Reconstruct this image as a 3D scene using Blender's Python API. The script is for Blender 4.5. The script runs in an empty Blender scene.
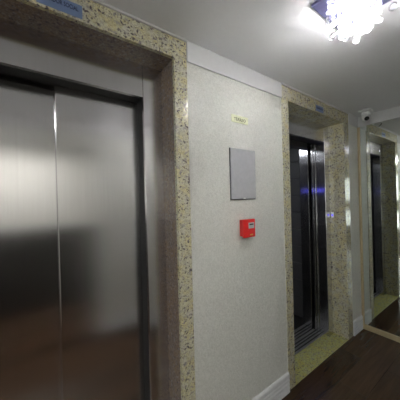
import bpy, bmesh, math, random
from mathutils import Vector, Matrix
random.seed(7)
scene = bpy.context.scene
COL = scene.collection
ZB, ZC = 2.281, 2.40          # underside of the white band / ceiling
XM = 2.964                    # plane of the mirror
YF = -1.24                    # wall opposite the elevators

# ------------------------------------------------------------------ materials
def new_mat(name):
    m = bpy.data.materials.new(name); m.use_nodes = True
    nt = m.node_tree
    return m, nt, nt.nodes['Principled BSDF']

def node(nt, typ, **kw):
    n = nt.nodes.new(typ)
    for k, v in kw.items():
        if k.startswith('i_'):
            n.inputs[k[2:].replace('_', ' ')].default_value = v
        else:
            setattr(n, k, v)
    return n

def ramp(nt, fac, stops, interp='LINEAR'):
    r = nt.nodes.new('ShaderNodeValToRGB'); r.color_ramp.interpolation = interp
    els = r.color_ramp.elements
    while len(els) < len(stops): els.new(0.5)
    for e, (p, c) in zip(els, stops):
        e.position = p; e.color = (*c, 1) if len(c) == 3 else c
    nt.links.new(fac, r.inputs[0])
    return r

def simple(name, col, rough=0.5, metal=0.0, spec=0.5, emit=None, estr=0.0, coat=0.0, var=0.9):
    m, nt, b = new_mat(name)
    tc = node(nt, 'ShaderNodeTexCoord')
    nz = node(nt, 'ShaderNodeTexNoise', i_Scale=40.0, i_Detail=3.0)
    nt.links.new(tc.outputs['Object'], nz.inputs['Vector'])
    c2 = tuple(x * var for x in col)
    r = ramp(nt, nz.outputs['Fac'], [(0.35, c2), (0.65, col)])
    nt.links.new(r.outputs[0], b.inputs['Base Color'])
    b.inputs['Roughness'].default_value = rough
    b.inputs['Metallic'].default_value = metal
    b.inputs['Specular IOR Level'].default_value = spec
    b.inputs['Coat Weight'].default_value = coat
    if emit:
        b.inputs['Emission Color'].default_value = (*emit, 1)
        b.inputs['Emission Strength'].default_value = estr
    return m

def granite(name, base, warm, pale, fleck=1.0):
    m, nt, b = new_mat(name)
    geo = node(nt, 'ShaderNodeNewGeometry')
    big = node(nt, 'ShaderNodeTexNoise', i_Scale=16.0, i_Detail=4.0, i_Roughness=0.6)
    nt.links.new(geo.outputs['Position'], big.inputs['Vector'])
    c = ramp(nt, big.outputs['Fac'], [(0.32, pale), (0.48, base), (0.62, warm), (0.75, base)])
    v = node(nt, 'ShaderNodeTexVoronoi', i_Scale=170.0)
    nt.links.new(geo.outputs['Position'], v.inputs['Vector'])
    sep = node(nt, 'ShaderNodeSeparateColor'); nt.links.new(v.outputs['Color'], sep.inputs[0])
    grain = node(nt, 'ShaderNodeMix', data_type='RGBA', blend_type='MULTIPLY'); grain.inputs[0].default_value = 1
    gr = ramp(nt, sep.outputs[0], [(0.0, (0.72, 0.70, 0.70)), (1.0, (1.1, 1.1, 1.05))])
    nt.links.new(c.outputs[0], grain.inputs[6]); nt.links.new(gr.outputs[0], grain.inputs[7])
    fl = node(nt, 'ShaderNodeTexNoise', i_Scale=70.0, i_Detail=4.0, i_Roughness=0.55)
    nt.links.new(geo.outputs['Position'], fl.inputs['Vector'])
    a = 0.60 - 0.02 * fleck
    msk = ramp(nt, fl.outputs['Fac'], [(a, (0, 0, 0)), (a + 0.04, (1, 1, 1))])
    mix = node(nt, 'ShaderNodeMix', data_type='RGBA')
    nt.links.new(msk.outputs[0], mix.inputs[0]); nt.links.new(grain.outputs[2], mix.inputs[6])
    mix.inputs[7].default_value = (0.12, 0.10, 0.11, 1)
    fl2 = node(nt, 'ShaderNodeTexNoise', i_Scale=60.0, i_Detail=2.0)
    mp = node(nt, 'ShaderNodeMapping'); mp.inputs['Location'].default_value = (5, 3, 8)
    nt.links.new(geo.outputs['Position'], mp.inputs['Vector']); nt.links.new(mp.outputs[0], fl2.inputs['Vector'])
    msk2 = ramp(nt, fl2.outputs['Fac'], [(0.58, (0, 0, 0)), (0.66, (0.75, 0.75, 0.75))])
    mix2 = node(nt, 'ShaderNodeMix', data_type='RGBA')
    nt.links.new(msk2.outputs[0], mix2.inputs[0]); nt.links.new(mix.outputs[2], mix2.inputs[6])
    mix2.inputs[7].default_value = (0.30, 0.27, 0.28, 1)
    nt.links.new(mix2.outputs[2], b.inputs['Base Color'])
    b.inputs['Roughness'].default_value = 0.13
    bump = node(nt, 'ShaderNodeBump', i_Strength=0.10, i_Distance=0.002)
    nt.links.new(fl.outputs['Fac'], bump.inputs['Height']); nt.links.new(bump.outputs[0], b.inputs['Normal'])
    return m

def steel(name, col, rough, aniso=0.75):
    m, nt, b = new_mat(name)
    geo = node(nt, 'ShaderNodeNewGeometry')
    mp = node(nt, 'ShaderNodeMapping'); mp.inputs['Scale'].default_value = (260, 260, 2.2)
    nt.links.new(geo.outputs['Position'], mp.inputs['Vector'])
    nz = node(nt, 'ShaderNodeTexNoise', i_Scale=1.0, i_Detail=3.0, i_Roughness=0.6)
    nt.links.new(mp.outputs[0], nz.inputs['Vector'])
    r = ramp(nt, nz.outputs['Fac'], [(0.3, tuple(x * 0.93 for x in col)), (0.7, col)])
    nt.links.new(r.outputs[0], b.inputs['Base Color'])
    b.inputs['Metallic'].default_value = 1.0
    rr = node(nt, 'ShaderNodeMapRange'); rr.inputs['To Min'].default_value = rough * 0.9; rr.inputs['To Max'].default_value = rough * 1.1
    nt.links.new(nz.outputs['Fac'], rr.inputs['Value']); nt.links.new(rr.outputs[0], b.inputs['Roughness'])
    cr = node(nt, 'ShaderNodeVectorMath', operation='CROSS_PRODUCT')
    nt.links.new(geo.outputs['True Normal'], cr.inputs[0]); cr.inputs[1].default_value = (0.001, 0.002, 1)
    b.inputs['Anisotropic'].default_value = aniso
    nt.links.new(cr.outputs[0], b.inputs['Tangent'])
    return m

def wallpaper(name, c1, c2):
    m, nt, b = new_mat(name)
    geo = node(nt, 'ShaderNodeNewGeometry')
    wrp = node(nt, 'ShaderNodeTexNoise', i_Scale=40.0, i_Detail=2.0)
    nt.links.new(geo.outputs['Position'], wrp.inputs['Vector'])
    add = node(nt, 'ShaderNodeMix', data_type='RGBA', blend_type='LINEAR_LIGHT'); add.inputs[0].default_value = 0.02
    nt.links.new(geo.outputs['Position'], add.inputs[6]); nt.links.new(wrp.outputs['Color'], add.inputs[7])
    n1 = node(nt, 'ShaderNodeTexNoise', i_Scale=62.0, i_Detail=2.0, i_Roughness=0.5, i_Distortion=0.8)
    nt.links.new(add.outputs[2], n1.inputs['Vector'])
    rid = ramp(nt, n1.outputs['Fac'], [(0.40, (0, 0, 0)), (0.5, (1, 1, 1)), (0.60, (0.1, 0.1, 0.1))])
    col = ramp(nt, rid.outputs[0], [(0.0, c2), (1.0, c1)])
    nt.links.new(col.outputs[0], b.inputs['Base Color'])
    bump = node(nt, 'ShaderNodeBump', i_Strength=0.9, i_Distance=0.0035)
    nt.links.new(rid.outputs[0], bump.inputs['Height']); nt.links.new(bump.outputs[0], b.inputs['Normal'])
    b.inputs['Roughness'].default_value = 0.6
    return m

def wood_floor():
    m, nt, b = new_mat('dark_laminate')
    geo = node(nt, 'ShaderNodeNewGeometry')
    br = node(nt, 'ShaderNodeTexBrick', i_Scale=1.0)
    br.inputs['Brick Width'].default_value = 1.2; br.inputs['Row Height'].default_value = 0.19
    br.inputs['Mortar Size'].default_value = 0.0015; br.offset = 0.37
    br.inputs['Color1'].default_value = (0.2, 0.2, 0.2, 1); br.inputs['Color2'].default_value = (0.8, 0.8, 0.8, 1)
    br.inputs['Mortar'].default_value = (0, 0, 0, 1)
    nt.links.new(geo.outputs['Position'], br.inputs['Vector'])
    mp = node(nt, 'ShaderNodeMapping'); mp.inputs['Scale'].default_value = (3, 40, 1)
    nt.links.new(geo.outputs['Position'], mp.inputs['Vector'])
    nz = node(nt, 'ShaderNodeTexNoise', i_Scale=1.0, i_Detail=5.0, i_Distortion=0.6)
    nt.links.new(mp.outputs[0], nz.inputs['Vector'])
    mx = node(nt, 'ShaderNodeMix', data_type='RGBA'); mx.inputs[0].default_value = 0.45
    nt.links.new(nz.outputs['Fac'], mx.inputs[6]); nt.links.new(br.outputs['Color'], mx.inputs[7])
    r = ramp(nt, mx.outputs[2], [(0.2, (0.018, 0.008, 0.005)), (0.5, (0.056, 0.032, 0.018)), (0.8, (0.11, 0.062, 0.034))])
    nt.links.new(r.outputs[0], b.inputs['Base Color'])
    b.inputs['Roughness'].default_value = 0.17
    return m

def crystal():
    m = bpy.data.materials.new('crystal'); m.use_nodes = True
    nt = m.node_tree; nt.nodes.clear()
    out = node(nt, 'ShaderNodeOutputMaterial')
    tr = node(nt, 'ShaderNodeBsdfTransparent'); gl = node(nt, 'ShaderNodeBsdfGlass', i_IOR=1.5, i_Roughness=0.02)
    di = node(nt, 'ShaderNodeBsdfTranslucent'); gg = node(nt, 'ShaderNodeBsdfGlossy', i_Roughness=0.04)
    tr.inputs[0].default_value = (0.97, 0.98, 1, 1); di.inputs[0].default_value = (1, 1, 1, 1)
    m1 = node(nt, 'ShaderNodeMixShader'); m1.inputs[0].default_value = 0.42
    nt.links.new(tr.outputs[0], m1.inputs[1]); nt.links.new(gl.outputs[0], m1.inputs[2])
    m2 = node(nt, 'ShaderNodeMixShader'); m2.inputs[0].default_value = 0.16
    nt.links.new(m1.outputs[0], m2.inputs[1]); nt.links.new(di.outputs[0], m2.inputs[2])
    lw = node(nt, 'ShaderNodeLayerWeight', i_Blend=0.35)
    m3 = node(nt, 'ShaderNodeMixShader')
    nt.links.new(lw.outputs['Fresnel'], m3.inputs[0]); nt.links.new(m2.outputs[0], m3.inputs[1]); nt.links.new(gg.outputs[0], m3.inputs[2])
    nt.links.new(m3.outputs[0], out.inputs[0])
    return m

def glass_mat():
    m, nt, b = new_mat('mirror_glass')
    b.inputs['Base Color'].default_value = (0.80, 0.84, 0.81, 1)
    b.inputs['Metallic'].default_value = 1; b.inputs['Roughness'].default_value = 0.0
    return m

M = {}
WINE = 3.4; BULB = 170.0; FILL_LAMPE = 10.0; LEDE = 150.0; CARE = 7.0
M['granite'] = granite('yellow_granite', (0.58, 0.56, 0.42), (0.61, 0.55, 0.33), (0.58, 0.56, 0.50))
M['lining'] = granite('brown_shaded_lining', (0.25, 0.20, 0.175), (0.27, 0.20, 0.15), (0.23, 0.195, 0.18))  # browner granite, darkened so the reveal's shade sits in the colour
M['sill'] = granite('sill_granite', (0.50, 0.51, 0.21), (0.53, 0.49, 0.16), (0.47, 0.48, 0.30), 0.8)
M['steel'] = steel('brushed_steel', (0.74, 0.73, 0.75), 0.18)
M['steel_dark'] = steel('dark_brushed_steel', (0.30, 0.30, 0.33), 0.36)
M['alu'] = simple('aluminium', (0.75, 0.75, 0.77), 0.38, 1.0)
M['paper'] = wallpaper('embossed_wallpaper', (0.84, 0.84, 0.79), (0.71, 0.71, 0.66))
M['paint'] = simple('white_paint', (0.62, 0.62, 0.62), 0.6, var=0.97)
M['ceiling'] = simple('ceiling_paint', (0.85, 0.85, 0.88), 0.95, spec=0.15, var=0.985)
M['base'] = simple('white_skirting', (0.78, 0.79, 0.80), 0.35)
M['floor'] = wood_floor()
M['darkwood'] = simple('dark_wood', (0.022, 0.018, 0.016), 0.4)
M['mirror'] = glass_mat()
M['frame'] = simple('pale_wood_frame', (0.50, 0.41, 0.25), 0.4)
M['black'] = simple('black_recess', (0.012, 0.012, 0.014), 0.6)
M['carpanel'] = simple('dark_car_panel', (0.09, 0.09, 0.095), 0.4)
M['carfloor'] = simple('car_floor', (0.02, 0.02, 0.02), 0.4)
M['red'] = simple('red_plastic', (0.62, 0.012, 0.015), 0.3)
M['redlid'] = simple('red_plastic_front', (0.75, 0.02, 0.02), 0.28)
M['label'] = simple('label_grey', (0.50, 0.58, 0.56), 0.3)
M['yellow'] = simple('yellow_print', (0.8, 0.5, 0.12), 0.5)
M['darkprint'] = simple('dark_print', (0.10, 0.11, 0.04), 0.5)
M['cream'] = simple('cream_plate', (0.78, 0.80, 0.56), 0.4)
M['platealu'] = simple('grey_cover', (0.46, 0.465, 0.49), 0.5, 0.1)
M['blue'] = simple('blue_plate', (0.17, 0.24, 0.42), 0.35)
M['navy'] = simple('navy_print', (0.02, 0.035, 0.10), 0.4)
M['whiteplastic'] = simple('white_plastic', (0.80, 0.80, 0.80), 0.3)
M['lens'] = simple('black_lens', (0.01, 0.01, 0.012), 0.08)
M['chrome'] = simple('violet_chrome', (0.22, 0.22, 0.42), 0.3, 0.7)
M['socket'] = simple('socket_metal', (0.6, 0.6, 0.62), 0.25, 1.0)
M['crystal'] = crystal()
M['bulb'] = simple('lit_bulb', (1, 1, 1), 0.4, emit=(1.0, 0.985, 0.96), estr=BULB)
M['leddisc'] = simple('added_glow_disc', (1, 1, 1), 0.4, emit=(1.0, 0.985, 0.96), estr=LEDE)
M['carlight'] = simple('car_light', (1, 1, 1), 0.4, emit=(0.9, 0.95, 1.0), estr=CARE)
M['led'] = simple('blue_led', (0.05, 0.05, 0.6), 0.4, emit=(0.12, 0.12, 1.0), estr=0.6)
M['ledbtn'] = simple('blue_button_ring', (0.05, 0.05, 0.6), 0.4, emit=(0.12, 0.10, 1.0), estr=0.8)
M['pane'] = simple('daylit_pane', (0.9, 0.9, 0.9), 0.5, emit=(0.93, 1.0, 0.95), estr=WINE)
M['lamp'] = simple('fill_lamp_diffuser', (0.9, 0.9, 0.9), 0.5, emit=(1.0, 0.97, 0.92), estr=FILL_LAMPE)

# ------------------------------------------------------------------ mesh helpers
class MB:
    """collects shapes given in world coordinates; build() links them as one mesh"""
    def __init__(self): self.bm = bmesh.new()
    def box(self, x0, x1, y0, y1, z0, z1, bev=0.0, seg=2):
        r = bmesh.ops.create_cube(self.bm, size=1.0)
        vs = r['verts']
        for v in vs:
            v.co = Vector((x0 + (v.co.x + .5) * (x1 - x0), y0 + (v.co.y + .5) * (y1 - y0), z0 + (v.co.z + .5) * (z1 - z0)))
        if bev > 0:
            es = list({e for v in vs for e in v.link_edges})
            bmesh.ops.bevel(self.bm, geom=es, offset=bev, segments=seg, affect='EDGES', profile=0.5)
        return self
    def prism(self, pts, axis, a, b):
        """pts: 2D outline; axis: extrusion axis"""
        def P(p, t):
            return {'X': (t, p[0], p[1]), 'Y': (p[0], t, p[1]), 'Z': (p[0], p[1], t)}[axis]
        v0 = [self.bm.verts.new(P(p, a)) for p in pts]; v1 = [self.bm.verts.new(P(p, b)) for p in pts]
        n = len(pts)
        self.bm.faces.new(v0); self.bm.faces.new(v1[::-1])
        for i in range(n): self.bm.faces.new((v0[i], v1[i], v1[(i + 1) % n], v0[(i + 1) % n]))
        return self
    def lathe(self, prof, loc, rot=None, seg=32):
        rot = rot or Matrix.Identity(3); loc = Vector(loc)
        rings = []
        for r, z in prof:
            if r < 1e-6: rings.append([self.bm.verts.new(loc + rot @ Vector((0, 0, z)))])
            else: rings.append([self.bm.verts.new(loc + rot @ Vector((r * math.cos(2 * math.pi * i / seg), r * math.sin(2 * math.pi * i / seg), z))) for i in range(seg)])
        for A, B in zip(rings, rings[1:]):
            for i in range(seg):
                j = (i + 1) % seg
                if len(A) == 1 and len(B) == 1: continue
                if len(A) == 1: self.bm.faces.new((A[0], B[i], B[j]))
                elif len(B) == 1: self.bm.faces.new((A[i], B[0], A[j]))
                else: self.bm.faces.new((A[i], B[i], B[j], A[j]))
        return self
    def ico(self, c, r, sub=1, sz=1.0):
        bmesh.ops.create_icosphere(self.bm, subdivisions=sub, radius=r, matrix=Matrix.Translation(c) @ Matrix.Diagonal((1, 1, sz, 1)) @ Matrix.Rotation(random.random() * 6, 4, 'Z'))
        return self
    def build(self, name, mat, parent=None, origin=None, smooth=False):
        bmesh.ops.recalc_face_normals(self.bm, faces=self.bm.faces)
        org = Vector(parent['_org']) if parent is not None else Vector(origin or (0, 0, 0))
        for v in self.bm.verts: v.co -= org
        me = bpy.data.meshes.new(name); self.bm.to_mesh(me); self.bm.free()
        if smooth:
            for p in me.polygons: p.use_smooth = True
        me.materials.append(M[mat])
        o = bpy.data.objects.new(name, me); COL.objects.link(o)
        if parent is not None:
            o.parent = parent
            # children of a part keep the thing's origin, since parts sit at the thing's origin
            o['_org'] = tuple(org)
        else:
            o.location = org; o['_org'] = tuple(org)
        return o

def thing(name, loc, label, cat, group=None):
    o = bpy.data.objects.new(name, None); COL.objects.link(o)
    o.location = loc; o['_org'] = tuple(loc); o.empty_display_size = 0.05
    o['label'] = label; o['category'] = cat
    if group: o['group'] = group
    return o
def tag(o, label, cat, group=None):
    o['label'] = label; o['category'] = cat
    if group: o['group'] = group
    return o
def struct(o): o['kind'] = 'structure'; return o

def text_mesh(name, txt, width, height, center, mat, parent, facing='-Y', depth=0.0006):
    cu = bpy.data.curves.new(name, 'FONT'); cu.body = txt; cu.size = 1.0
    cu.align_x = 'CENTER'; cu.align_y = 'CENTER'; cu.offset = 0.022
    tmp = bpy.data.objects.new(name + '_tmp', cu); COL.objects.link(tmp)
    dg = bpy.context.evaluated_depsgraph_get(); dg.update()
    me = bpy.data.meshes.new_from_object(tmp.evaluated_get(dg))
    bpy.data.objects.remove(tmp)
    xs = [v.co.x for v in me.vertices]; ys = [v.co.y for v in me.vertices]
    w = max(xs) - min(xs); h = max(ys) - min(ys); cx = (max(xs) + min(xs)) / 2; cy = (max(ys) + min(ys)) / 2
    org = Vector(parent['_org']); c = Vector(center) - org
    for v in me.vertices:
        v.co = Vector((c.x + (v.co.x - cx) / w * width, c.y, c.z + (v.co.y - cy) / h * height))
    bm = bmesh.new(); bm.from_mesh(me)
    g = bmesh.ops.extrude_face_region(bm, geom=bm.faces[:])
    for e in g['geom']:
        if isinstance(e, bmesh.types.BMVert): e.co.y -= depth
    bmesh.ops.recalc_face_normals(bm, faces=bm.faces); bm.to_mesh(me); bm.free()
    me.materials.clear(); me.materials.append(M[mat])
    o = bpy.data.objects.new(name, me); COL.objects.link(o); o.parent = parent; o['_org'] = tuple(org)
    return o

# ------------------------------------------------------------------ the room
XL = -3.0; YH = -2.75
E1 = dict(sj=.116, x0=-0.373, x1=0.601, wl=0.082, wr=0.082)
E2 = dict(sj=.098, x0=1.636, x1=2.609, wl=0.088, wr=0.112)
struct(MB().box(XL - .1, XM + .11, YH - .1, 0.0, -0.08, 0.0).build('floor', 'floor'))
struct(MB().box(XL - .1, XM + .11, YH - .1, 0.36, ZC, ZC + .08).build('ceiling', 'ceiling'))
for nm, a, b in (('wall_back_left', XL - .1, E1['x0'] - E1['wl']), ('wall_back_middle', E1['x1'] + E1['wr'], E2['x0'] - E2['wl']), ('wall_back_right', E2['x1'] + E2['wr'], XM + .11)):
    struct(MB().box(a, b, 0.0, .16, -0.08, ZC).build(nm, 'paper'))
struct(MB().box(XM + .010, XM + .11, YF, 0.0, 0, ZC).build('wall_right', 'paint'))
struct(MB().box(0.55, XM + .11, YF - .14, YF, 0, ZC).box(XL, 0.55, YF - .14, YF, 2.13, ZC).box(XL, -1.25, YF - .14, YF, 0, 2.13).build('wall_front', 'paper'))
# left end wall with its window opening, and the hall behind the passage
WZ0, WZ1 = 0.42, 2.16
WINS = ((-2.72, -2.26), (-1.34, -0.92))
struct(MB().box(XL - .1, XL, YH, 0, 0, WZ0).box(XL - .1, XL, YH, 0, WZ1, ZC).box(XL - .1, XL, YH, WINS[0][0], WZ0, WZ1).box(XL - .1, XL, WINS[0][1], WINS[1][0], WZ0, WZ1).box(XL - .1, XL, WINS[1][1], 0, WZ0, WZ1).build('wall_left', 'paper'))
struct(MB().box(XL - .1, XM + .11, YH - .1, YH, 0, ZC).build('wall_hall', 'paper'))
for k, (WY0, WY1) in enumerate(WINS):
    wf = MB()
    for (a, b) in ((WZ0, WZ0 + .05), (0.98, 1.35), (WZ1 - .05, WZ1)): wf.box(XL - .09, XL + .01, WY0, WY1, a, b, .004)
    for y in (WY0, WY1 - .04): wf.box(XL - .089, XL + .009, y, y + .04, WZ0, WZ1, .004)
    win = struct(wf.build('window_%d' % (k + 1), 'paint'))
    MB().box(XL - .06, XL - .05, WY0 + .02, WY1 - .02, WZ0 + .02, WZ1 - .02).build('window_pane', 'pane', win)

# white plaster band round the top of the walls, thin cornice bead at the ceiling
def band(x0, x1): return MB().box(x0, x1, -.009, 0.0, ZB + .004, ZC, .0015)
struct(band(E1['x1'] + E1['wr'] + .001, E2['x0'] - E2['wl'] - .001).build('trim_1', 'paint'))
struct(band(E2['x1'] + E2['wr'] + .001, XM).build('trim_2', 'paint'))
struct(band(XL, E1['x0'] - E1['wl'] - .001).build('trim_3', 'paint'))
struct(MB().box(XM - .004, XM + .010, YF, -.010, ZB + .004, ZC, .0015).build('trim_4', 'paint'))
for i, E in enumerate((E1, E2)):
    struct(MB().box(E['x0'] - E['wl'], E['x1'] + E['wr'], -.014, -.0045, ZC - .011, ZC, .002).build('trim_%d' % (5 + i), 'paint'))
struct(MB().box(0.55, XM - .004, YF, YF + .009, ZB + .004, ZC, .0015).build('trim_7', 'paint'))
struct(MB().box(XL, 0.549, YF, YF + .009, ZB + .004, ZC, .0015).build('trim_8', 'paint'))

def baseboard(name, x0, x1, y, s):
    """ribbed skirting along X, proud of the wall by s*"""
    H, T = .152, .014
    prof = [(0, 0), (T, 0)]
    for k in range(4):
        z0 = .012 + k * .030
        prof += [(T, z0), (T - .0045, z0 + .004), (T - .0045, z0 + .007), (T, z0 + .011)]
    prof += [(T, H - .014), (T - .004, H - .006), (T - .009, H), (0, H)]
    return struct(MB().prism([(y + s * a, b) for a, b in prof], 'X', x0, x1).build(name, 'base'))
baseboard('baseboard_back', E1['x1'] + E1['wr'] + .001, E2['x0'] - E2['wl'] - .001, 0, -1)
baseboard('baseboard_corner', E2['x1'] + E2['wr'] + .001, XM - .012, 0, -1)
baseboard('baseboard_left', XL, E1['x0'] - E1['wl'] - .001, 0, -1)
baseboard('baseboard_front', .55, XM, YF, 1)

# ------------------------------------------------------------------ elevator entrances
def surround(E, label, lining=None):
    x0, x1, wl, wr = E['x0'], E['x1'], E['wl'], E['wr']
    t = thing('granite_surround', ((x0 + x1) / 2, 0, 0), label, 'door surround')
    g = .018 if lining else 0      # thickness of the lining slabs that carry the reveal's shade as colour
    MB().box(x0 - wl, x1 + wr, -.0045, .16, ZB + g, ZC - .0005, .0012).build('lintel', 'granite', t)
    MB().box(x0 - wl, x0 - g, -.0045, .16, 0.0005, ZB + g - .0012, .0012).build('jamb', 'granite', t)
    MB().box(x1 + g, x1 + wr, -.0045, .16, 0.0005, ZB + g - .0012, .0012).build('jamb', 'granite', t)
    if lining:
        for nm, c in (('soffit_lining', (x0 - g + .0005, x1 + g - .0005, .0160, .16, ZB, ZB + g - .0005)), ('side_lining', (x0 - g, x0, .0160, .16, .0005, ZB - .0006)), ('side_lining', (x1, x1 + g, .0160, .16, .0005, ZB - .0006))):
            MB().box(*c, .001).build(nm, lining, t)['label'] = 'granite lining coloured browner and darker for shade'
        f = MB().box(x0 - g + .0005, x1 + g - .0005, -.0045, .0155, ZB, ZB + g - .0005).build('lintel_edge', 'granite', t)
        MB().box(x0 - g, x0, -.0045, .0155, .0005, ZB - .0006).build('jamb_edge', 'granite', t)
        MB().box(x1, x1 + g, -.0045, .0155, .0005, ZB - .0006).build('jamb_edge', 'granite', t)
    MB().box(x0 + .0005, x1 - .0005, -.002, .147, -.03, .003, .001).box(x0 + .118, x1 - E['sj'] - .003, .1472, .198, -.03, .003, .001).build('sill', 'sill', t)
    return t
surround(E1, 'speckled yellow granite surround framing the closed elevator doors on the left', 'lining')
surround(E2, 'speckled granite surround around the open dark elevator beside the mirror')

SJ = .116          # width of the steel jambs
HB = 2.097         # underside of the steel header
def doorway(E, label, closed):
    x0, x1 = E['x0'] + .001, E['x1'] - .001
    a, b = x0 + SJ, x1 - E['sj']
    t = thing('elevator_entrance', ((x0 + x1) / 2, .2, 0), label, 'elevator door')
    MB().box(a, b, .150, .172, HB, ZB - .001, .0015).build('steel_header', 'steel', t)
    MB().box(a + .0005, b - .0005, .1725, .2485, HB + .001, ZB - .002).build('header_soffit', 'black', t)
    if closed:      # jamb plate over a reveal coloured black for its shade
        for p, q in ((x0, a - .0008), (b + .0008, x1)):
            MB().box(p, q, .149, .170, .0005, ZB - .001, .0025).build('steel_jamb', 'steel', t)
            MB().box(p, q, .1705, .2485, .0005, ZB - .002).build('shaded_reveal', 'black', t)
    else:
        MB().box(x0, a - .0008, .149, .245, .0005, ZB - .001, .0025).build('steel_jamb', 'steel', t)
        MB().box(b + .0008, x1, .149, .245, .0005, ZB - .001, .0025).build('steel_jamb', 'steel', t)
    # door track box above the panels and grooved aluminium threshold
    MB().box(x0 - .2, x1 + .2, .250, .318, HB + .020, ZB + .05).build('track_housing', 'black', t)
    th = MB().box(a + .0005, b - .0005, .199, .328, -.03, .001).build('threshold', 'black', t)
    for y, w_ in ((.199, .022), (.234, .020), (.268, .016), (.298, .026)): MB().box(a + .0005, b - .0005, y, y + w_, .0012, .006, .001).build('threshold_rail', 'alu', th)
    if closed:
        s = .066
        MB().box(s, b + .02, .2505, .2735, .008, HB + .012, .004).build('door_panel', 'steel', t)
        MB().box(a - .02, s + .04, .2860, .3090, .008, HB + .012, .003).build('door_panel', 'steel', t)
    else:
        wd = (b - a) / 2 + .03
        MB().box(b - .003, b - .003 + wd, .2505, .2735, .008, HB + .012, .003).build('door_panel', 'steel', t)
        MB().box(b - .001, b - .001 + wd, .2790, .3020, .008, HB + .012, .003).build('door_panel', 'steel', t)
    return t
d1 = doorway(E1, 'closed brushed steel two-panel elevator door filling the left of the view', True)
d2 = doorway(E2, 'open elevator doorway with steel jambs, its panels slid away, nearest the mirror', False)

# call button with a blue ring on the far granite reveal
cb = thing('call_button', (E2['x1'], .128, 1.304), 'small call button glowing blue on the right granite jamb of the open elevator', 'button')
RX = Matrix.Rotation(-math.pi / 2, 3, 'Y')
MB().box(E2['x1'] - .004, E2['x1'], .112, .144, 1.272, 1.336, .0015).build('button_plate', 'alu', cb)
MB().lathe([(.0, .0045), (.0095, .0045), (.0095, .0075), (0, .0075)], (E2['x1'], .128, 1.304), RX, 20).build('button_ring', 'ledbtn', cb)

# elevator car standing behind the open doorway
car = thing('elevator_car', (2.12, .95, 0), 'dark unlit elevator car seen through the open doorway near the mirror', 'elevator')
CX0, CX1, CY0, CY1, CZ = 1.52, 2.62, .335, 1.50, 2.20
MB().box(CX0, CX1, CY0, CY1, -.03, .001).build('car_floor', 'carfloor', car)
MB().box(CX0, CX1, CY0, CY1, CZ, CZ + .03).build('car_ceiling', 'carpanel', car)
def panelled(name, box_fn):
    m = MB()
    zs = [.003] + [1.108 - .2105 * k for k in range(4, -1, -1)] + [1.108 + .2105 * k for k in range(1, 6)]
    for a, b in zip(zs, zs[1:]): box_fn(m, a + .003, b - .003)
    return m
def sw(x0, x1):
    def f(m, a, b): m.box(x0, x1, CY0 + .11, CY1, a, b, .006)
    return f
panelled('side_wall', sw(CX1, CX1 + .02)).box(CX1 + .015, CX1 + .03, CY0, CY1, 0, CZ).build('side_wall', 'carpanel', car)
panelled('side_wall', sw(CX0 - .02, CX0)).box(CX0 - .03, CX0 - .015, CY0, CY1, 0, CZ).build('side_wall', 'carpanel', car)
m = MB().box(CX0, CX1, CY1 + .012, CY1 + .03, 0, CZ)
for k in range(10):
    m.box(CX0, CX1, CY1, CY1 + .018, .006 + k * .2105, .21 + k * .2105, .006)
m.build('rear_wall', 'carpanel', car)
x0c, x1c = E2['x0'] + SJ, E2['x1'] - .104
MB().box(x1c + .004, CX1, CY0, CY0 + .105, 0.001, 2.195, .003).build('front_return', 'steel', car)
MB().box(CX0, x0c - .004, CY0, CY0 + .105, 0.001, 2.195, .003).build('front_return', 'steel', car)
MB().box(x0c, x1c, CY0 + .005, CY0 + .10, 2.067, 2.195, .003).build('car_header', 'carpanel', car)
th = MB().box(x0c, x1c, .336, .445, .001, .003).build('car_threshold', 'black', car)
for y, w_ in ((.337, .020), (.370, .016), (.404, .030)): MB().box(x0c, x1c, y, y + w_, .0032, .008, .001).build('threshold_rail', 'alu', th)
op = MB().box(CX0, CX0 + .012, .56, .98, .75, 2.06, .003).build('operating_panel', 'steel', car)
MB().box(CX0 + .0118, CX0 + .015, .62, .92, 1.585, 1.625, .001).build('floor_display', 'led', op)['label'] = 'blue lit display'
for k in range(6):
    MB().lathe([(.0, .003), (.014, .003), (.014, .007), (0, .007)], (CX0 + .0085, .70 + .13 * (k % 2), 1.10 + .07 * (k // 2)), Matrix.Rotation(math.pi / 2, 3, 'Y'), 18).build('floor_button', 'alu', op)
cl = MB().box(1.60, 1.90, .75, .95, CZ - .008, CZ - .0005, .002).build('ceiling_light', 'carlight', car)
# closed dark shaft round the car
struct(MB().box(XL - .1, XM + .3, 2.0, 2.05, -.1, 2.7).box(XL - .1, XM + .3, .16, 2.0, -.12, -.1).box(XL - .1, XM + .3, .32, 2.0, 2.55, 2.6)
       .box(XM + .25, XM + .3, .14, 2.0, -.1, 2.6).box(XL - .1, XL - .05, .14, 2.0, -.1, 2.6).box(1.0, 1.05, .14, 2.0, -.1, 2.6).build('wall_shaft', 'black'))

# ------------------------------------------------------------------ mirror on the end wall
mi = thing('wall_mirror', (XM, -.62, 0), 'large frameless-topped mirror covering the end wall, reflecting the open elevator', 'mirror')
MB().box(XM, XM + .006, YF + .012, -.001, .02, ZB + .003).build('mirror_glass', 'mirror', mi)
MB().box(XM - .011, XM + .005, YF + .012, -.0005, .0005, .054, .002).build('bottom_rail', 'frame', mi)
MB().box(XM - .009, XM + .004, -.026, -.0008, .0545, ZB, .002).build('side_rail', 'frame', mi)

# ------------------------------------------------------------------ things on the wall
s = thing('floor_sign', (1.0895, 0, 2.010), 'small cream plate reading TÉRREO on the textured wall above the grey cover', 'sign')
MB().box(1.014, 1.165, -.004, 0, 2.010, 2.058, .001).build('sign_plate', 'cream', s)
text_mesh('lettering', 'TÉRREO', .108, .026, (1.088, -.004, 2.034), 'darkprint', s)

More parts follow.
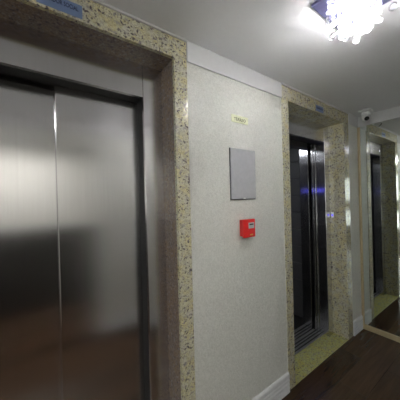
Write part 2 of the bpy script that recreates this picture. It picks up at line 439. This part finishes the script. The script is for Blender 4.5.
p = thing('access_cover', (1.105, 0, 1.505), 'flat grey rectangular cover plate on the wall between the two elevators', 'panel')
MB().box(.988, 1.220, -.004, 0, 1.504, 1.838).build('back_frame', 'black', p)
MB().box(.991, 1.219, -.011, -.004, 1.508, 1.837, .0025).build('cover_plate', 'platealu', p)
MB().box(1.096, 1.114, -.0125, -.010, 1.509, 1.517, .001).build('finger_notch', 'whiteplastic', p)

f = thing('fire_alarm_box', (1.125, 0, 1.255), 'red fire alarm call point box mounted below the grey cover plate', 'fire alarm')
MB().box(1.062, 1.158, -.028, 0, 1.264, 1.372, .004, 3).build('back_box', 'red', f)
fr = MB().box(1.056, 1.160, -.050, -.0285, 1.257, 1.376, .006, 3).build('front_cover', 'redlid', f)
MB().box(1.094, 1.146, -.0515, -.0495, 1.316, 1.354, .0008).build('glass_window', 'label', fr)
MB().box(1.102, 1.138, -.0525, -.0510, 1.338, 1.346).build('window_mark', 'black', fr)
MB().box(1.106, 1.134, -.0515, -.0495, 1.271, 1.279, .0004).build('warning_strip', 'yellow', fr)

def blue_sign(cx, w, z0, z1, tz, label):
    t = thing('elevator_sign', (cx, -.0045, z0), label, 'sign')
    MB().box(cx - w / 2, cx + w / 2, -.0065, -.0045, z0, z1, .0006).build('sign_plate', 'blue', t)
    text_mesh('lettering', 'ELEVADOR SOCIAL', w * .84, .019, (cx - .002, -.0065, tz), 'navy', t)
blue_sign(.082, .160, 2.291, 2.347, 2.326, 'blue plate with navy lettering on the granite above the closed elevator doors')
blue_sign(2.125, .135, 2.292, 2.346, 2.322, 'tiny blue plate on the granite lintel of the open elevator')

# ------------------------------------------------------------------ security camera
C0 = Vector((2.795, -.140, ZC))
sc_ = thing('security_camera', C0, 'white dome security camera on the ceiling in the corner above the mirror', 'security camera')
MB().box(C0.x - .05, C0.x + .05, C0.y - .05, C0.y + .05, ZC - .022, ZC, .008, 3).build('mounting_box', 'whiteplastic', sc_)
MB().lathe([(0, -.022), (.034, -.022), (.042, -.030), (.044, -.050), (.040, -.062), (0, -.062)], C0, None, 36).build('collar', 'whiteplastic', sc_, smooth=False)
bc = C0 + Vector((0, 0, -.078)); R_ = .034
prof = [(R_ * math.sin(math.pi * i / 16), R_ * math.cos(math.pi * i / 16)) for i in range(17)]
ball = MB().lathe(prof, bc, None, 32).build('camera_ball', 'whiteplastic', sc_, smooth=True)
look = (Vector((1.6, -1.1, 1.35)) - bc).normalized()
rq = look.to_track_quat('Z', 'Y').to_matrix()
MB().lathe([(0, .026), (.021, .026), (.022, .034), (.017, .038), (.012, .0355), (0, .0355)], bc, rq, 28).build('lens', 'lens', ball)

# ------------------------------------------------------------------ chandelier
PX0, PX1, PY0, PY1 = 1.040, 1.312, -.792, -.522
pc = Vector(((PX0 + PX1) / 2, (PY0 + PY1) / 2, ZC))
ch = thing('crystal_chandelier', pc, 'lit crystal ball chandelier on a square chrome plate under the ceiling', 'chandelier')
MB().box(PX0, PX1, PY0, PY1, ZC - .014, ZC - .0002, .003).build('mounting_plate', 'chrome', ch)
bulbs = []
for k in range(5):
    an = math.pi / 9 + k * math.pi / 2.5; rr = .036
    bulbs.append((pc.x + rr * math.cos(an), pc.y + rr * math.sin(an)))
for bx, by in bulbs:
    so = MB().lathe([(0, 0), (.004, 0), (.004, -.055), (.008, -.056), (.008, -.067), (.006, -.071), (0, -.071)], (bx, by, ZC - .014), None, 16).build('lamp_socket', 'socket', ch)
    MB().lathe([(0, 0), (.005, -.001), (.0065, -.006), (.0065, -.020), (.004, -.026), (0, -.028)], (bx, by, ZC - .0852), None, 12).build('bulb', 'bulb', so, smooth=True)
MB().lathe([(0, 0), (.050, 0), (.049, -.004), (0, -.004)], (pc.x, pc.y, ZC - .0141), None, 40).build('added_light_board', 'leddisc', ch)  # glowing board added out of sight to throw more light downward
n = 6
for i in range(n):
    for j in range(n):
        x = PX0 + .022 + (PX1 - PX0 - .044) * i / (n - 1) + random.uniform(-.005, .005)
        y = PY0 + .022 + (PY1 - PY0 - .044) * j / (n - 1) + random.uniform(-.005, .005)
        if math.hypot(x - pc.x, y - pc.y) > .132: continue
        if any((x - bx) ** 2 + (y - by) ** 2 < .017 ** 2 for bx, by in bulbs):
            x += .012
        r = math.hypot(x - pc.x, y - pc.y) / .16
        L = .030 + .128 * max(0, 1 - r * 1.05) + random.uniform(-.012, .012)
        ztop = ZC - .014
        st = MB().box(x - .0005, x + .0005, y - .0005, y + .0005, ztop - L, ztop)
        z = ztop - .012
        while z > ztop - L + .012:
            st.ico((x, y, z), .0085, 1, .8); z -= .0185
        so = st.build('crystal_strand', 'crystal', ch)
        R = random.choice((.011, .014, .017))
        MB().ico((x, y, ztop - L - R), R, 2).build('crystal_ball', 'crystal', so)

def copy_tree(o, parent=None):
    c = o.copy(); COL.objects.link(c); c.parent = parent
    for k in list(o.children): copy_tree(k, c)
    return c
ch['group'] = 'crystal chandeliers along the corridor'
ch_added = copy_tree(ch); ch_added.location = (-1.05, pc.y, pc.z)  # copy added out of view to brighten what the left door reflects
ch_added['label'] = 'second crystal chandelier added out of view to light the left of the corridor'

# dark counter added in the unseen hall to darken the door reflections
rc = thing('added_counter', (-.6, -2.45, 0), 'dark wooden counter added in the unseen hall to darken the steel door reflections', 'counter')
MB().box(-1.9, .9, -2.62, -2.30, .0005, 1.10, .006).build('counter_body', 'darkwood', rc)
MB().box(-1.95, .95, -2.68, -2.24, 1.1005, 1.14, .006).build('counter_top', 'darkwood', rc)

# fill lamp added in the unseen hall to lift the lower walls
hl = thing('fill_lamp', (-.35, -2.12, ZC), 'plain square ceiling lamp added as fill in the unseen hall behind the viewpoint', 'lamp')
MB().box(-.77, .07, -2.37, -1.87, ZC - .03, ZC - .0002, .004).build('lamp_body', 'whiteplastic', hl)
MB().box(-.75, .05, -2.35, -1.89, ZC - .036, ZC - .0302, .002).build('diffuser', 'lamp', hl)

for o in bpy.data.objects:
    if '_org' in o: del o['_org']

# ------------------------------------------------------------------ world, camera, view
wd = bpy.data.worlds.new('world'); scene.world = wd; wd.use_nodes = True
wd.node_tree.nodes['Background'].inputs[0].default_value = (0.5, 0.55, 0.6, 1)
wd.node_tree.nodes['Background'].inputs[1].default_value = 0.02

yw, pt, rl = (math.radians(v) for v in (35.0746, -0.11, -1.5184))
fwd = Vector((math.sin(yw) * math.cos(pt), math.cos(yw) * math.cos(pt), math.sin(pt)))
rgt = Vector((math.cos(yw), -math.sin(yw), 0)); up = rgt.cross(fwd)
r2 = rgt * math.cos(rl) + up * math.sin(rl); u2 = -rgt * math.sin(rl) + up * math.cos(rl)
cd = bpy.data.cameras.new('camera'); cam = bpy.data.objects.new('camera', cd); COL.objects.link(cam)
mat = Matrix((r2, u2, -fwd)).transposed().to_4x4(); mat.translation = Vector((0, -1.0701, 1.5123))
cam.matrix_world = mat
cd.sensor_width = 36; cd.lens = 226.387 / 400 * 36; cd.clip_start = 0.01
scene.camera = cam
vs = scene.view_settings
vs.view_transform = 'Standard'; vs.look = 'None'; vs.gamma = 1; vs.use_curve_mapping = False
vs.exposure = 1.15
scene.cycles.use_denoising = True
scene.cycles.sample_clamp_indirect = 0
scene.cycles.max_bounces = 12
scene.cycles.transparent_max_bounces = 24
